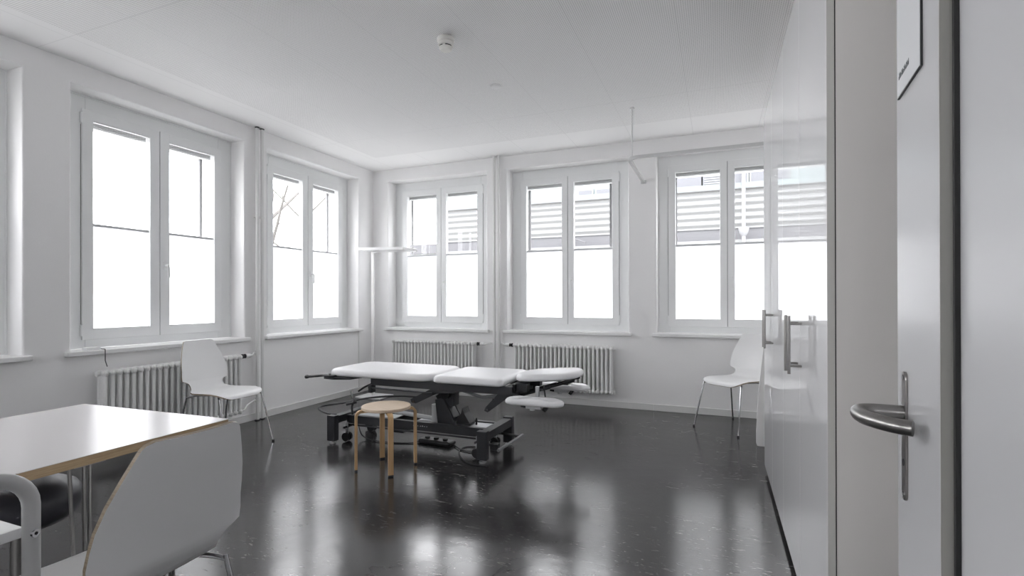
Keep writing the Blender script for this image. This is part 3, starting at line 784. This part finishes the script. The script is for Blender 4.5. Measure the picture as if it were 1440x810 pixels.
# lifting column: two leaning plates, actuator, upper link
for y in (-2.105, -1.965):
    b = MB(Matrix.Translation((0, y, 0)) @ Matrix.Rotation(PI/2, 4, 'X')); b.prism([(2.24, .20), (2.215, .40), (2.27, .41), (2.30, .395), (2.40, .20)], -.005, .005); b.build('lift_plate', A, K)
kp('lift_arm', A, lambda b: b.box(-.03, .03, -.05, .05, 0, .23, .004, X=T(2.35, -2.035, .245) @ Matrix.Rotation(math.radians(-32), 4, 'Y')), lambda b: b.box(2.40, 2.52, -2.08, -1.99, .2065, .222, .004))
b = MB(Matrix.Translation((0, -2.035, 0)) @ Matrix.Rotation(PI/2, 4, 'X')); b.prism([(2.40, .215), (2.52, .225), (2.47, .30), (2.45, .345), (2.44, .30), (2.40, .25)], -.055, .055, .003); b.build('lift_cover', M['black'], K)
kp('actuator', M['lightmetal'], lambda b: b.cyl((2.175, -2.035, .207), (2.175, -2.035, .345), .032, 18), lambda b: b.cyl((1.62, -2.035, .262), (2.15, -2.035, .225), .018, 12))
kp('link_arm', M['greymetal'], lambda b: b.tube([(2.12, -2.03, .42), (2.30, -2.03, .455), (2.42, -2.03, .475), (2.60, -2.03, .43), (2.80, -2.03, .465)], .014, 8))
kp('pivot_hub', M['black'], lambda b: b.cyl((2.31, -2.12, .445), (2.31, -1.94, .445), .034, 18), lambda b: b.box(2.24, 2.40, -2.09, -1.97, .455, .514, .006))
kp('lift_post', A, lambda b: b.box(2.29, 2.37, -2.075, -1.985, .35, .52, .004))
kp('locking_pin', M['black'], lambda b: b.lathe([(.006, .206), (.009, .215), (.007, .225), (.012, .235), (.004, .262)], T(2.55, -2.03, 0)))
kp('control_box', M['black'], lambda b: b.box(1.80, 1.90, -2.10, -1.96, .09, .145, .006))
# emblem on the base rail: small pale marks
mk = MB(); x = 2.035
for k in range(7):
    mk.box(x, x+rnd.uniform(.006, .012), -2.1562, -2.1552, .181, .181+rnd.choice((.005, .008))); x += .021
mk.build('lettering', M['lightmetal'], K)
# foot control lying on the floor with its lead
fc = empty('foot_control', T(2.16, -1.975, 0), label='black foot control pad lying on the floor under the couch', cat='foot switch')
X = T(2.15, -1.98) @ rz(math.radians(-4))
MB(X).box(-.155, .165, -.055, .055, .0005, .038, .016, seg=3).build('housing', M['black'], fc)
for q in (-.09, 0, .09): MB(X).cyl((q, 0, .037), (q, 0, .052), .022, 14).build('pedal_button', M['rubber'], fc)
tag(MB().tube(smooth_path([(2.33, -2.0, .012), (2.45, -2.09, .006), (2.56, -2.10, .006), (2.575, -2.02, .006), (2.50, -1.965, .006), (2.43, -2.01, .006), (2.44, -2.12, .006), (2.54, -2.27, .006), (2.66, -2.36, .006), (2.80, -2.37, .006)], 6), .0045, 6).build('power_cable', M['black']),
    'black cable looped on the floor at the right end of the couch base', 'cable')
tag(MB().tube(smooth_path([(1.37, -2.02, .10), (1.50, -2.10, .02), (1.75, -2.12, .006), (1.95, -2.06, .006), (2.0, -2.0, .012)], 6), .0045, 6).build('control_cable', M['black']),
    'black cable running along the floor under the left half of the couch', 'cable')

# ------------------------------------------------------------------ armchair in the left foreground
ax = Vector((0, -1, 0)); ay = Vector((-1, 0, 0))     # along arm, across the seat (towards camera)
AO = Vector((2.849, -5.032, 0))
AX = Matrix(((ax.x, ay.x, 0, AO.x), (ax.y, ay.y, 0, AO.y), (0, 0, 1, 0), (0, 0, 0, 1)))
ac = empty('arm_chair', AX, label='grey framed armchair with white seat board at the bottom left corner', cat='chair')
def loop(y):
    zt = .814; r = .078
    p = [(0, y, .003), (0, y, .3), (0, y, zt-r-.03)] + [(r-r*math.cos(math.radians(a)), y, zt-r+r*math.sin(math.radians(a))) for a in range(0, 91, 12)] + [(.2, y, zt), (.40, y, zt)]
    p += [(.40+r*math.sin(math.radians(a)), y, zt-r+r*math.cos(math.radians(a))) for a in range(15, 91, 15)] + [(.485, y, .3), (.50, y, .003)]
    return p
for y in (0.0, .52):
    MB(AX).tube(loop(y), .0175, 14, upv=(0, 1, 0), flat=.95).build('arm_frame', M['armgrey'], ac)
seatb = MB(AX); seatb.box(.0, .46, .030, .49, .655, .680, .003); seatb.build('seat', M['lam'], ac)
b = MB(AX); b.box(.462, .477, .03, .49, .70, .98, .004); b.build('backrest', M['lam'], ac)
for y in (0.0, .52):
    n_ = Vector((-.35, -1 if y == 0 else 1, 0)).normalized(); p0 = Vector((.004, y, .672))
    so = MB(AX).cyl(p0+n_*.012, p0+n_*.0180, .0095, 14).build('screw', M['chrome'], ac)
    MB(AX).cyl(p0+n_*.0181, p0+n_*.0188, .004, 6).build('screw_socket', M['black'], so)

# dark upholstered stool partly under the table
DXs = T(1.862, -4.617) @ rz(math.radians(20))
ds = empty('upholstered_stool', DXs, label='dark grey upholstered stool seat half hidden under the table', cat='stool')
MB(DXs).lathe([(.0, .350), (.10, .352), (.150, .365), (.178, .390), (.190, .425), (.188, .462), (.172, .490), (.135, .510), (.08, .519), (0, .522)], n=40).build('cushion', M['seat_dark'], ds)
MB(DXs).cyl((0, 0, .09), (0, 0, .345), .026, 16).build('column', M['steel'], ds)
for k in range(5):
    a = k*2*PI/5
    MB(DXs @ rz(a)).tube([(.0, 0, .095), (.12, 0, .085), (.235, 0, .066)], [.02, .016, .012], 8).build('base_arm', M['black'], ds)
    MB(DXs @ rz(a)).cyl((.235, -.018, .028), (.235, .018, .028), .0275, 14).cyl((.235, 0, .028), (.235, 0, .066), .007, 8).build('wheel', M['black'], ds)

# ------------------------------------------------------------------ outside
tag(MB().box(-40, 40, -40, 40, -.75, -.70).build('ground', M['ground']), kind='structure')
BY = 8.0
bd = empty('neighbouring_building', T(4, BY, -.7), label='pale low building with corrugated cladding outside the back windows', cat='building')
MB().box(-3.6, 14, BY, BY+5, -.7, 2.66).box(-5.8, -3.6, BY+.2, BY+5, -.7, 2.95).build('lower_wall', M['ext_white'], bd)
MB().box(-3.6, 14, BY-.10, BY+.05, 2.58, 2.665, .01).build('ledge', M['ext_white'], bd)
MB().box(-3.6, 14, BY+.06, BY+5, 2.665, 2.955).box(-5.8, -3.6, BY+.15, BY+.2, 2.66, 2.95).build('shaded_band', M['ext_grey'], bd)  # shade of the recess painted as a dark grey band
t = bmesh.new(); pr = []; n = 80; z0, z1 = 2.955, 3.915
for i in range(n+1):
    z = z0+(z1-z0)*i/n; pr.append((BY+.03+.030*math.sin(2*PI*(z-z0)/.174), z))
A_ = [[t.verts.new((x, y, z)) for y, z in pr] for x in (-3.6, 14)]
B_ = [[t.verts.new((x, BY+.5, z)) for y, z in pr] for x in (-3.6, 14)]
for i in range(n):
    t.faces.new((A_[0][i], A_[1][i], A_[1][i+1], A_[0][i+1])); t.faces.new((B_[0][i], B_[0][i+1], B_[1][i+1], B_[1][i]))
    t.faces.new((A_[0][i], A_[0][i+1], B_[0][i+1], B_[0][i])); t.faces.new((A_[1][i], B_[1][i], B_[1][i+1], A_[1][i+1]))
mb = MB(); mb.merge(t, 0, True); mb.build('corrugated_cladding', M['ext_white'], bd)
MB().box(-3.62, 14, BY-.03, BY+.5, 3.916, 3.940, .002).build('flashing', M['ext_line'], bd)
MB().box(-3.6, 14, BY+.01, BY+.5, 3.941, 4.08).build('parapet', M['ext_aqua'], bd)
MB().box(-3.6, 14, BY+.30, BY+5, 4.08, 6.5).build('upper_wall', M['ext_aqua'], bd)
for k, (x0, x1, bl) in enumerate(((3.35, 3.98, 0), (4.02, 4.62, 1), (4.70, 5.05, 0), (5.15, 5.55, 0), (5.9, 6.6, 1), (.75, 1.12, 2), (1.25, 1.75, 3))):
    zt_ = 5.0 if bl < 2 else 4.25; zb_ = 4.12
    f = MB().box(x0-.04, x1+.04, BY+.26, BY+.2995, zb_-.04, zt_+.04, .004).build('window', M['ext_white'], bd)
    MB().box(x0, x1, BY+.252, BY+.2595, zb_, zt_).build('pane', M['ext_pane'], f)
    if bl == 1:
        q = MB()
        for j in range(14): q.box(x0+.03, x1-.1, BY+.236, BY+.2515, zb_+.03+j*.06, zb_+.055+j*.06)
        q.build('blind', M['ext_white'], f)
dp = empty('drainpipe', T(4.95, BY-.1, 0), label='pale vertical drainpipe with hopper on the neighbouring building', cat='drainpipe')
MB().cyl((4.95, BY-.27, -.7), (4.95, BY-.27, 5.3), .045, 12).build('pipe', M['zinc'], dp)
MB().lathe([(.05, 2.72), (.10, 2.80), (.12, 2.88), (.12, 2.93), (.05, 2.93)], T(4.95, BY-.27, 0)).build('hopper', M['zinc'], dp)
aw = empty('awning_arm', T(.9, BY-.2, 2.8), label='slanting bracket arm below the cladding of the neighbouring building', cat='bracket')
MB().tube([(.62, BY-.02, 2.89), (.9, BY-.3, 2.80), (1.14, BY-.55, 2.70)], .022, 8).build('arm', M['ext_grey'], aw)
# bare trees left of the building
def tree(x, y, h, seed, label):
    R = random.Random(seed); root = empty('bare_tree', T(x, y, -.7), label=label, cat='tree', group='bare trees outside')
    tr, br = MB(), MB()
    def grow(mb, p, d, L, r, lev):
        pts = [p]; q = p; n = 5
        for i in range(n):
            d = (d+Vector((R.uniform(-.16, .16), R.uniform(-.16, .16), R.uniform(-.03, .10)))).normalized(); q = q+d*L/n; pts.append(q)
            if lev < 4 and i > 0:
                for _ in range(1 if lev else 2):
                    if R.random() < .8:
                        s_ = Vector((R.uniform(-1, 1), R.uniform(-1, 1), R.uniform(0, .7))).normalized()
                        grow(br, q, (d*.45+s_).normalized(), L*R.uniform(.24, .40), r*.42*(1-.1*i), lev+1)
        mb.tube(pts, [r*(1-.6*i/n) for i in range(n+1)], 6 if lev > 1 else 10)
    grow(tr, Vector((x, y, -.7)), Vector((0, 0, 1)), h, .13, 0)
    tr.build('trunk', M['bark'], root); br.build('branches', M['bark'], root)
tree(-5.3, 3.05, 6.4, 3, 'bare tree outside the farther left wall window, seen through its left sash')
tree(-9.1, 8.5, 8.0, 21, 'bare tree farther away, seen through the right sash of the farther left wall window')
